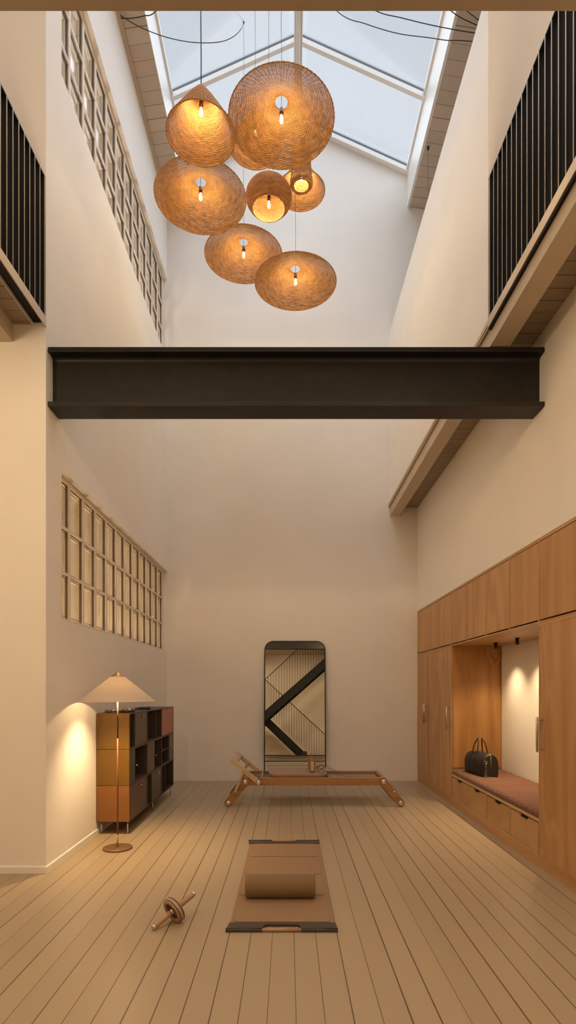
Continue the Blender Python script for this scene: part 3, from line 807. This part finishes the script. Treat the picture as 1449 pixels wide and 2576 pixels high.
# ------------------------------------------------------------------ ab wheel
wa = Vector((-.782, 3.238, .0175)); azi = math.radians(46); el = math.radians(22.5)
u = Vector((math.cos(azi)*math.cos(el), math.sin(azi)*math.cos(el), math.sin(el)))
Lw = .318
wheel = thing('ab_wheel', (wa+u*Lw/2).to_tuple()[:2]+(0,), 'small wooden exercise wheel with two turned handles tipped over on the floorboards', 'exercise wheel')
Q = Vector((0,0,1)).rotation_difference(u).to_matrix().to_4x4()
c0 = wa+u*Lw/2
rw = .079
wprof = [(.0,-.003),(.052,-.003),(.056,-.019),(.071,-.0195),(.0745,-.017),(.077,-.0125),(rw-.0005,-.0115),(rw-.0005,-.0105)]
o = MB().lathe([(.012,-.004),(.050,-.004),(.054,-.021),(.072,-.022),(.0765,-.017),(.0775,-.0135)], c0, 56, M=Q).build('side_disc', M['beech'], wheel)
MB().lathe([(.0775,-.0135),(.0792,-.013),(.0792,-.010),(.0775,-.0095)], c0, 56, M=Q).build('tyre_ring', M['black'], wheel)
MB().lathe([(.0775,-.0095),(.0782,-.006),(.0782,.006),(.0775,.0095)], c0, 56, M=Q).build('rim', M['beech'], wheel)
MB().lathe([(.0775,.0095),(.0792,.010),(.0792,.013),(.0775,.0135)], c0, 56, M=Q).build('tyre_ring', M['black'], wheel)
MB().lathe([(.0775,.0135),(.0765,.017),(.072,.022),(.054,.021),(.050,.004),(.012,.004)], c0, 56, M=Q).build('side_disc', M['beech'], wheel)
MB().lathe([(.0,-.0055),(.049,-.0055),(.0495,-.0045),(.0,-.0045)], c0, 48, M=Q).build('polished_plate', M['plate'], wheel)
MB().lathe([(.0,-.031),(.0155,-.031),(.0155,-.026),(.013,-.025),(.013,-.022),(.0165,-.021),(.0165,-.0055)], c0, 24, M=Q).build('hub', M['chrome'], wheel)
for s in (-1, 1):
    g = [(.0155, .030), (.0175, .036), (.0175, .140), (.0165, .146), (.0165, .147)]
    MB().lathe([(.0,.030*s)]+[(r, q*s) for r, q in g], c0, 24, M=Q).build('grip', M['beech'], wheel)
    MB().lathe([(.0163,.147*s),(.0172,.149*s),(.0172,.156*s),(.015,.159*s),(.0,.159*s)], c0, 24, M=Q).build('end_cap', M['chrome'], wheel)

# ------------------------------------------------------------------ handbag
bc = Vector((2.170, 6.300, .4405)); bang = math.radians(-80.7)
bag = thing('handbag', bc, 'black leather bowling bag with two rolled handles sitting on the quilted bench', 'bag')
bag.rotation_euler = (0,0,bang)
BL, BW, BH = .43, .195, .245
def dome(w, h, n=14):
    pts = [(-w/2+.02,0),(-w/2+.006,.006),(-w/2,.022)]
    hs = h*.52
    for k in range(1,5): pts.append((-w/2, .022+(hs-.022)*k/4))
    for k in range(1,n):
        a = PI-PI*k/n; pts.append((w/2*math.copysign(abs(math.cos(a))**.85,math.cos(a)), hs+(h-hs)*math.sin(a)**.9))
    for k in range(4,0,-1): pts.append((w/2, .022+(hs-.022)*k/4))
    pts += [(w/2,.022),(w/2-.006,.006),(w/2-.02,0)]
    return pts
def local_build(mb, name, mat, parent, **kw):
    return mb.build(name, mat, parent, origin=(0,0,0), **kw)
stations = [(-BL/2,.88,.93),(-BL/2+.006,.94,.965),(-BL/2+.02,.98,.985),(-BL/2+.06,1,1),(-.05,1.01,1.005),(.05,1.01,1.005),(BL/2-.06,1,1),(BL/2-.02,.98,.985),(BL/2-.006,.94,.965),(BL/2,.88,.93)]
vs = []; n = len(dome(1,1))
for (x, sw, sh) in stations:
    for (y, zz) in dome(BW*sw, BH*sh): vs.append((x, y, zz))
fs = []
for i in range(len(stations)-1):
    for k in range(n):
        l = (k+1) % n; fs.append((i*n+k, i*n+l, (i+1)*n+l, (i+1)*n+k))
fs += [tuple(range(n)), tuple(range(len(vs)-1, len(vs)-n-1, -1))]
b = MB().add(vs, fs, True); b.sm[-1] = b.sm[-2] = False
local_build(b, 'body', M['bagleather'], bag)
b = MB()
for x in (-.075, .030):
    pr = dome(BW*1.012, BH*1.006)
    for (xa, xc) in ((x-.010, x-.006),(x+.006,x+.010)):
        b.tube([(xa, y, zz+.0015) for (y, zz) in pr], .0022, 6)
local_build(b, 'seam_piping', M['bagleather'], bag)
for s in (-1, 1):
    yb_ = s*.062
    zf = .222
    pts = smooth_path([(-.082, s*.078, .200),(-.080, yb_, zf+.012),(-.062, yb_*.75, .325),(-.035, yb_*.45, .385),(-.022, yb_*.40, .395),(-.008, yb_*.45, .385),(.020, yb_*.75, .325),(.036, yb_, zf+.012),(.038, s*.078, .200)], 6)
    h = MB().tube(pts, .0065, 10); local_build(h, 'handle', M['bagleather'], bag)
zp = MB()
pr = [(BL/2+.0005, .0, .095),(BL/2+.0005,.0,.180),(BL/2-.002,.0,.222),(BL/2-.012,.0,.2385),(BL/2-.05,.0,.2445),(BL/2-.09,0,.2455)]
zp.tube(pr, .0035, 6); local_build(zp, 'zip', M['gold'], bag)
cl = MB()
yk = -.060
cl.tube([(BL/2+.004, yk+.017*math.cos(a), .158+.014*math.sin(a)) for a in [2*PI*k/16 for k in range(16)]], .0028, 6, closed=True)
cl.tube([(BL/2+.005, yk, .144),(BL/2+.006, yk, .128)], .003, 6)
cl.tube([(BL/2+.006, yk+.008*math.cos(a), .116+.014*math.sin(a)) for a in [2*PI*k/12 for k in range(12)]], .002, 6, closed=True)
local_build(cl, 'strap_clasp', M['gold'], bag)
st = MB()
path = [(BL/2+.006,yk,.108),(BL/2+.010,yk-.004,.070),(BL/2+.018,yk-.012,.035),(BL/2+.028,yk-.018,.010),(BL/2+.034,yk-.020,.0035)]
vs = []
for p in path:
    for (dy, dz) in ((-.016,0),(.016,0)):
        vs.append((p[0],p[1]+dy,p[2])); vs.append((p[0]+.0025,p[1]+dy,p[2]+.0005))
fs = []
for i in range(len(path)-1):
    a = 4*i; c = a+4
    fs += [(a,a+2,c+2,c),(a+1,c+1,c+3,a+3),(a,c,c+1,a+1),(a+2,a+3,c+3,c+2)]
fs += [(0,1,3,2),(len(vs)-4,len(vs)-2,len(vs)-1,len(vs)-3)]
st.add(vs, fs); local_build(st, 'strap', M['strap'], bag)

# ------------------------------------------------------------------ wicker pendants
def resample(prof, step):
    P = [Vector(p) for p in prof]; out = [P[0].copy()]; acc = 0
    total = sum((P[i+1]-P[i]).length for i in range(len(P)-1)); n = max(2, round(total/step)); step = total/n
    d = step; i = 0; pos = 0
    for i in range(len(P)-1):
        l = (P[i+1]-P[i]).length
        while d <= pos+l+1e-9 and len(out) <= n:
            out.append(P[i].lerp(P[i+1], min(1, (d-pos)/l))); d += step
        pos += l
    return out
def weave(prof, n_st, pitch, w, th, amp, rim=.007, st_r=.0022, top_ring=True):
    """woven cane: every course is a flat strand that runs over and under the stakes"""
    pts = resample(prof, pitch); m = len(pts); b = MB(); n2 = n_st*2
    cs = [math.cos(2*PI*k/n2) for k in range(n2)]; sn = [math.sin(2*PI*k/n2) for k in range(n2)]
    rng = random.Random(3)
    for i, p in enumerate(pts):
        a = pts[max(0,i-1)]; c = pts[min(m-1,i+1)]; t = (c-a).normalized(); nr = Vector((-t.y, t.x))
        if nr.x < 0 and abs(t.y) > .3: nr = -nr
        am = min(amp, p.x*2*PI/n_st*.30); jit = rng.uniform(-.0007,.0007)
        vs = []
        for k in range(n2):
            o = am*(1 if (k//2+i) % 2 else -1) if k % 2 == 0 else 0
            sag = .0010*math.sin(k*.71+i)
            ctr = p+nr*o+t*(jit+sag)
            for (q, h) in ((-w/2,0),(0,th/2),(w/2,0),(0,-th/2)):
                e = ctr+t*q+nr*h; vs.append((e.x*cs[k], e.x*sn[k], e.y))
        fs = [(k*4+q, k*4+(q+1)%4, ((k+1)%n2)*4+(q+1)%4, ((k+1)%n2)*4+q) for k in range(n2) for q in range(4)]
        b.add(vs, fs, True)
    for s in range(n_st):
        a = 2*PI*s*1.0/n_st
        sel = pts[::3]+([pts[-1]] if (m-1) % 3 else [])
        b.tube([(p.x*math.cos(a), p.x*math.sin(a), p.y) for p in sel], st_r, 4, caps=False)
    # plaited rim
    p = pts[-1]; K = n_st*2
    for ph in (0, PI):
        b.tube([((p.x+rim*.5*math.cos(PI*k/2+ph))*math.cos(2*PI*k/K/1), (p.x+rim*.5*math.cos(PI*k/2+ph))*math.sin(2*PI*k/K), p.y+rim*.5*math.sin(PI*k/2+ph)) for k in range(K)], rim*.62, 6, closed=True)
    if top_ring:
        p = pts[0]; b.tube([(p.x*math.cos(2*PI*k/40), p.x*math.sin(2*PI*k/40), p.y) for k in range(40)], .004, 6, closed=True)
    return b
def mesh_only(mb, name, mat):
    o = mb.build(name, M[mat]); return o
disc_prof = [(.062,.165),(.12,.150),(.22,.118),(.34,.070),(.42,.034),(.48,.0)]
GRP = 'woven wicker pendant lamps'
def add_bulb(root, zs, watts):
    """socket and filament bulb hanging at local height zs (socket top)"""
    x, y, z0 = root.location
    MB().lathe([(.004,zs+.01),(.012,zs+.002),(.0165,zs-.006),(.0165,zs-.036),(.0195,zs-.040),(.0195,zs-.052),(.0145,zs-.058),(.0145,zs-.068),(.0,zs-.068)], (x,y,z0), 18).build('socket', M['socket'], root)
    bl = MB().lathe([(.012,zs-.068),(.0135,zs-.080),(.0185,zs-.108),(.0190,zs-.120),(.016,zs-.134),(.008,zs-.142),(.0,zs-.144)], (x,y,z0), 18).build('bulb', M['bulb'], root)
    l = bpy.data.lights.new('bulb_light', 'POINT'); l.energy = watts; l.color = (1,.73,.31); l.shadow_soft_size = .012
    lo = bpy.data.objects.new('bulb_light', l); COL.objects.link(lo); lo.location = (x, y, z0+zs-.082)
    MB().tube([(x-.006,y,z0+zs-.072),(x-.008,y,z0+zs-.118),(x,y,z0+zs-.128),(x+.008,y,z0+zs-.118),(x+.006,y,z0+zs-.072)], .0022, 6).build('filament', M['filament'], bl)
def glass_z(x): return slope_z(x)
def hang(root, zs, r=.0022, swag=None):
    x, y, z0 = root.location
    zt = glass_z(x)-.012
    pts = [(x,y,z0+zs)]
    for k in range(1, 9):
        f = k/8; pts.append((x+.002*math.sin(k*2.1)*(k < 8), y, z0+zs+(zt-z0-zs)*f))
    b = MB().tube(pts, r, 6)
    if swag: b.tube(smooth_path([(x,y,zt)]+swag, 6), .0042, 6)
    b.build('cord', M['cord'], root)
    MB().lathe([(.011,zt+.011),(.011,zt-.006),(.005,zt-.018),(.0,zt-.018)], (x,y,0), 14).build('ceiling_hook', M['black'], root)
discs = [
 (-.060, 5.12, 1.4+1428.5*5.12/1409, 'largest-looking open disc wicker pendant, topmost against the skylight', [(1.05,5.5,8.95),(1.70,5.85,8.67),(1.90,5.98,8.645),(1.985,6.0,8.605),(2.07,6.04,8.606),(2.25,6.06,8.61)], .0022),
 (-.925, 5.93, 1.4+1234*5.93/1409, 'wide disc wicker pendant directly under the wicker cone, at left of the cluster', [(-1.16,5.952,8.885),(-1.418,5.974,8.616),(-1.543,5.996,8.600),(-1.685,6.018,8.601),(-1.825,6.04,8.630)], .0022),
 (-.552, 6.97, 1.4+1088.5*6.97/1409, 'disc wicker pendant hanging second lowest, tucked behind the lowest disc', [(-.571,6.849,9.469),(-.642,6.728,9.24),(-.771,6.606,9.033),(-.964,6.485,8.875),(-1.195,6.364,8.757),(-1.438,6.242,8.684),(-1.67,6.121,8.655),(-1.825,6.0,8.632)], .0020),
 (.089, 6.63, 1.4+1020*6.63/1409, 'lowest disc wicker pendant of the cluster, hanging clear of the others', [(.585,6.57,9.336),(.903,6.51,9.125),(1.261,6.45,8.944),(1.60,6.36,8.790),(1.79,6.30,8.690),(1.90,6.27,8.655),(2.10,6.26,8.630),(2.30,6.25,8.615)], .0020),
]
disc_mesh = None
for (x, y, zz, lab, sw, cr) in discs:
    r = thing('wicker_pendant', (x, y, zz), lab, 'pendant lamp', GRP)
    if disc_mesh is None:
        s = weave(disc_prof, 72, .0091, .0088, .0044, .0030).build('shade', M['wicker'], origin=(0,0,0)); disc_mesh = s
        s.parent = r
    else:
        s = disc_mesh.copy(); COL.objects.link(s); s.parent = r
    s.rotation_euler.z = random.uniform(0, 6)
    add_bulb(r, .115, 8.5); hang(r, .115, cr, sw)
def special(x, y, zz, lab, prof, n_st, pitch, zs, sw=None, cr=.0022, mat='wicker', watts=9, **kw):
    r = thing('wicker_pendant', (x, y, zz), lab, 'pendant lamp', GRP)
    s = weave(prof, n_st, pitch*.92, .0088, .0044, .0026, **kw).build('shade', M[mat], origin=(0,0,0)); s.parent = r
    add_bulb(r, zs, watts); hang(r, zs, cr, sw)
    return r
# cone, upper left
special(-.7610, 4.91, 1.4+1393*4.91/1409, 'pointed cone wicker pendant on a thick dark cord, upper left of the cluster',
   [(.010,.432),(.05,.385),(.12,.285),(.20,.160),(.265,.055),(.300,.0)], 52, .0090, .300, None, .0036, 'wicker')
# globe with an opening below
gp = []
for k in range(15):
    ph = math.radians(88-k*6.2857); gp.append((.25*math.cos(ph), .165*math.sin(ph)))
for k in range(1, 8):
    ph = math.radians(-k*6.4); gp.append((.25*math.cos(ph), .185*math.sin(ph)))
special(-.210, 6.15, 6.80, 'round globe wicker pendant with a circular opening below, middle of the cluster', gp, 64, .0088, .015,
   [(.961,6.006,9.166),(1.60,6.02,8.79),(1.83,6.06,8.682),(1.969,6.09,8.650),(2.12,6.13,8.640),(2.3,6.13,8.60)], watts=17)
# small tube
special(.143, 6.0, 6.78, 'small narrow tube wicker pendant beside the globe, opening at its foot',
   [(.02,.42),(.08,.415),(.095,.39),(.098,.30),(.102,.20),(.110,.10),(.119,.045),(.120,.02),(.110,.004),(.097,.0),(.083,.006)], 44, .0086, .20,
   [(.58,6.032,8.943),(.949,6.063,8.737),(1.235,6.095,8.698),(1.546,6.127,8.662),(1.86,6.158,8.638),(2.09,6.19,8.640),(2.3,6.19,8.61)])
# two bells behind
bell = [(.012,.40),(.05,.36),(.11,.27),(.18,.160),(.245,.060),(.296,.0)]
special(.160, 6.95, 7.57, 'bell-shaped wicker pendant behind the narrow tube pendant', bell, 52, .0094, .25, mat='wicker')
special(-.378, 6.45, 7.645, 'cone wicker pendant mostly hidden behind the largest disc pendant', bell, 52, .0094, .25, mat='wicker')

# hanging sensor wire on the right soffit
o = MB().cyl((1.886,7.54,8.692),(1.886,7.54,8.655),.014,12).tube([(1.886,7.54,8.66),(1.886,7.541,8.0),(1.884,7.54,7.2),(1.886,7.54,6.3)], .0022, 6).build('hanging_wire', M['cord'], origin=(1.886,7.54,8.69))
tag(o, 'thin dark wire hanging from the boarded soffit at upper right, black plug on top', 'wire')

# ------------------------------------------------------------------ staircase behind the camera, seen in the mirror
stair = thing('staircase', (.5, -2.6, 0), 'black steel staircase with thin vertical bars, seen in the mirror', 'staircase')
def flight(xa, za, xb, zb, y0, y1, thick):
    b = MB()
    for (p, q) in ((y0-.006, y0+.006), (y1-.006, y1+.006)):
        b.prism([(xa,za-thick),(xb,zb-thick),(xb,zb),(xa,za)], 'y', min(p,q), max(p,q))
    b.build('stringer', M['railblack'], stair)
    n = int(abs(zb-za)/.185)
    t = MB().box(0,.26,min(y0,y1)+.007,max(y0,y1)-.007,-.02,.02)
    first = None
    for k in range(n):
        f = (k+.5)/n; x = xa+(xb-xa)*f; z_ = za+(zb-za)*f-thick*.55
        o = MB().box(x-.13, x+.13, min(y0,y1)+.007, max(y0,y1)-.007, z_-.015, z_+.015).build('tread', M['railblack'], stair)
flight(-.80, 2.47, 1.62, 4.63, -2.2, -2.9, .36)
flight(-.80, 2.45, 1.78, -.02, -3.0, -3.7, .34)
MB().box(-1.9, -.79, -3.7, -2.2, 2.12, 2.20).build('landing', M['railblack'], stair)
MB().box(-1.0, -.79, -2.206, -2.194, 2.05, 2.48).build('landing_edge', M['railblack'], stair)
MB().tube([(-.80,-2.2,3.56),(1.60,-2.2,5.83)], .012, 8).build('handrail', M['railblack'], stair)
MB().tube([(-.80,-3.0,3.70),(1.80,-3.0,1.28)], .012, 8).build('handrail', M['railblack'], stair)
bal = MB().tube([(-.775,-2.2,2.40),(-.775,-2.2,3.58)], .0065, 6).build('baluster', M['railblack'], stair)
for k in range(1, 25):
    c = bal.copy(); COL.objects.link(c); c.location = Vector((.092*k, 0, .092*k*.905))
for k in range(25):
    c = bal.copy(); COL.objects.link(c); c.location = Vector((.02+.088*k, -.8, .10-.088*k*.935))
hb = MB().box(-3.65, 3.35, -.62, -.46, 4.22, 4.90).build('header_beam', M['steel'], origin=(0,-.54,4.22))
struct(hb); hb.name = 'trim_11'

# ------------------------------------------------------------------ light
def point(name, loc, e, col, r=.1):
    l = bpy.data.lights.new(name, 'POINT'); l.energy = e; l.color = col; l.shadow_soft_size = r
    o = bpy.data.objects.new(name, l); COL.objects.link(o); o.location = loc; return o
def area(name, loc, e, col, sx, sy, rot=(0,0,0)):
    l = bpy.data.lights.new(name, 'AREA'); l.energy = e; l.color = col; l.shape = 'RECTANGLE'; l.size = sx; l.size_y = sy
    o = bpy.data.objects.new(name, l); COL.objects.link(o); o.location = loc; o.rotation_euler = rot; return o
WARM = (1, .71, .41)
point('floor_lamp_bulb', (LX, LY, 1.425), 7, (1,.72,.38), .02)
def spotl(name, loc, e, col, ang, blend, rot=(0,0,0), r=.02):
    l = bpy.data.lights.new(name, 'SPOT'); l.energy = e; l.color = col; l.spot_size = math.radians(ang); l.spot_blend = blend; l.shadow_soft_size = r
    o = bpy.data.objects.new(name, l); COL.objects.link(o); o.location = loc; o.rotation_euler = rot; return o
spotl('floor_lamp_beam', (LX, LY, 1.385), 96, (1,.72,.38), 112, 1.0)
for y in (6.27, 5.68, 5.09): spotl('niche_spot', (2.325, y, 1.843), 48, (1,.72,.40), 105, 1.0)
# warm fills added out of view, besides unseen lamps of left gallery and lower corridor
point('landing_fill', (1.35, .7, 4.1), 118, WARM, .15)
point('landing_fill', (-1.5, .7, 4.1), 92, WARM, .15)
point('gallery_lamp_left', (-2.7, 1.6, 3.7), 50, (1, .77, .47), .15)
point('stair_fill', (-2.6, -1.4, 3.9), 80, WARM, .2)  # fill added to light the wall by the stairs
point('upper_gallery_fill_left', (-2.9, 1.2, 6.6), 27, (1,.84,.68), .2)  # pair of fills added to brighten the upper walls
point('upper_gallery_fill_right', (2.6, 1.2, 6.6), 27, (1,.84,.68), .2)
point('corridor_lamp_lower', (-2.5, 5.4, 1.0), 280, WARM, .12)
point('corridor_fill_upper', (-2.6, 6.4, 5.4), 280, (1,.92,.84), .15)  # added fill standing in for daylight in the upper room

sun = bpy.data.lights.new('overcast_daylight', 'SUN'); sun.energy = 8; sun.angle = math.radians(140); sun.color = (.82,.91,1)
so = bpy.data.objects.new('overcast_daylight', sun); COL.objects.link(so); so.rotation_euler = (math.radians(-8), 0, 0)

w = bpy.data.worlds.new('overcast_sky'); S.world = w; w.use_nodes = True
nt = w.node_tree; bg = nt.nodes['Background']
tc = N(nt, 'ShaderNodeTexCoord'); nz = N(nt, 'ShaderNodeTexNoise'); nz.inputs['Scale'].default_value = 3.2; nz.inputs['Detail'].default_value = 5
nt.links.new(tc.outputs['Generated'], nz.inputs['Vector'])
rp = N(nt, 'ShaderNodeValToRGB'); rp.color_ramp.elements[0].position = .35; rp.color_ramp.elements[1].position = .7
rp.color_ramp.elements[0].color = (.60,.71,.82,1); rp.color_ramp.elements[1].color = (.78,.82,.86,1)
nt.links.new(nz.outputs['Fac'], rp.inputs['Fac']); nt.links.new(rp.outputs['Color'], bg.inputs['Color']); bg.inputs['Strength'].default_value = .88

# ------------------------------------------------------------------ camera
cd = bpy.data.cameras.new('camera'); cam = bpy.data.objects.new('camera', cd); COL.objects.link(cam)
cam.location = (0, 0, 1.4); cam.rotation_euler = (PI/2, 0, 0)
cd.sensor_fit = 'HORIZONTAL'; cd.sensor_width = 36; cd.lens = 36*1409/1449
cd.shift_y = (1732-1288)/1449; cd.clip_start = .05; cd.clip_end = 100
S.camera = cam
vs_ = S.view_settings; vs_.view_transform = 'Standard'; vs_.look = 'None'; vs_.exposure = 0; vs_.gamma = 1; vs_.use_curve_mapping = False
S.cycles.max_bounces = 10; S.cycles.diffuse_bounces = 7; S.cycles.glossy_bounces = 4; S.cycles.transparent_max_bounces = 16
S.cycles.sample_clamp_indirect = 6; S.cycles.caustics_reflective = False; S.cycles.caustics_refractive = False
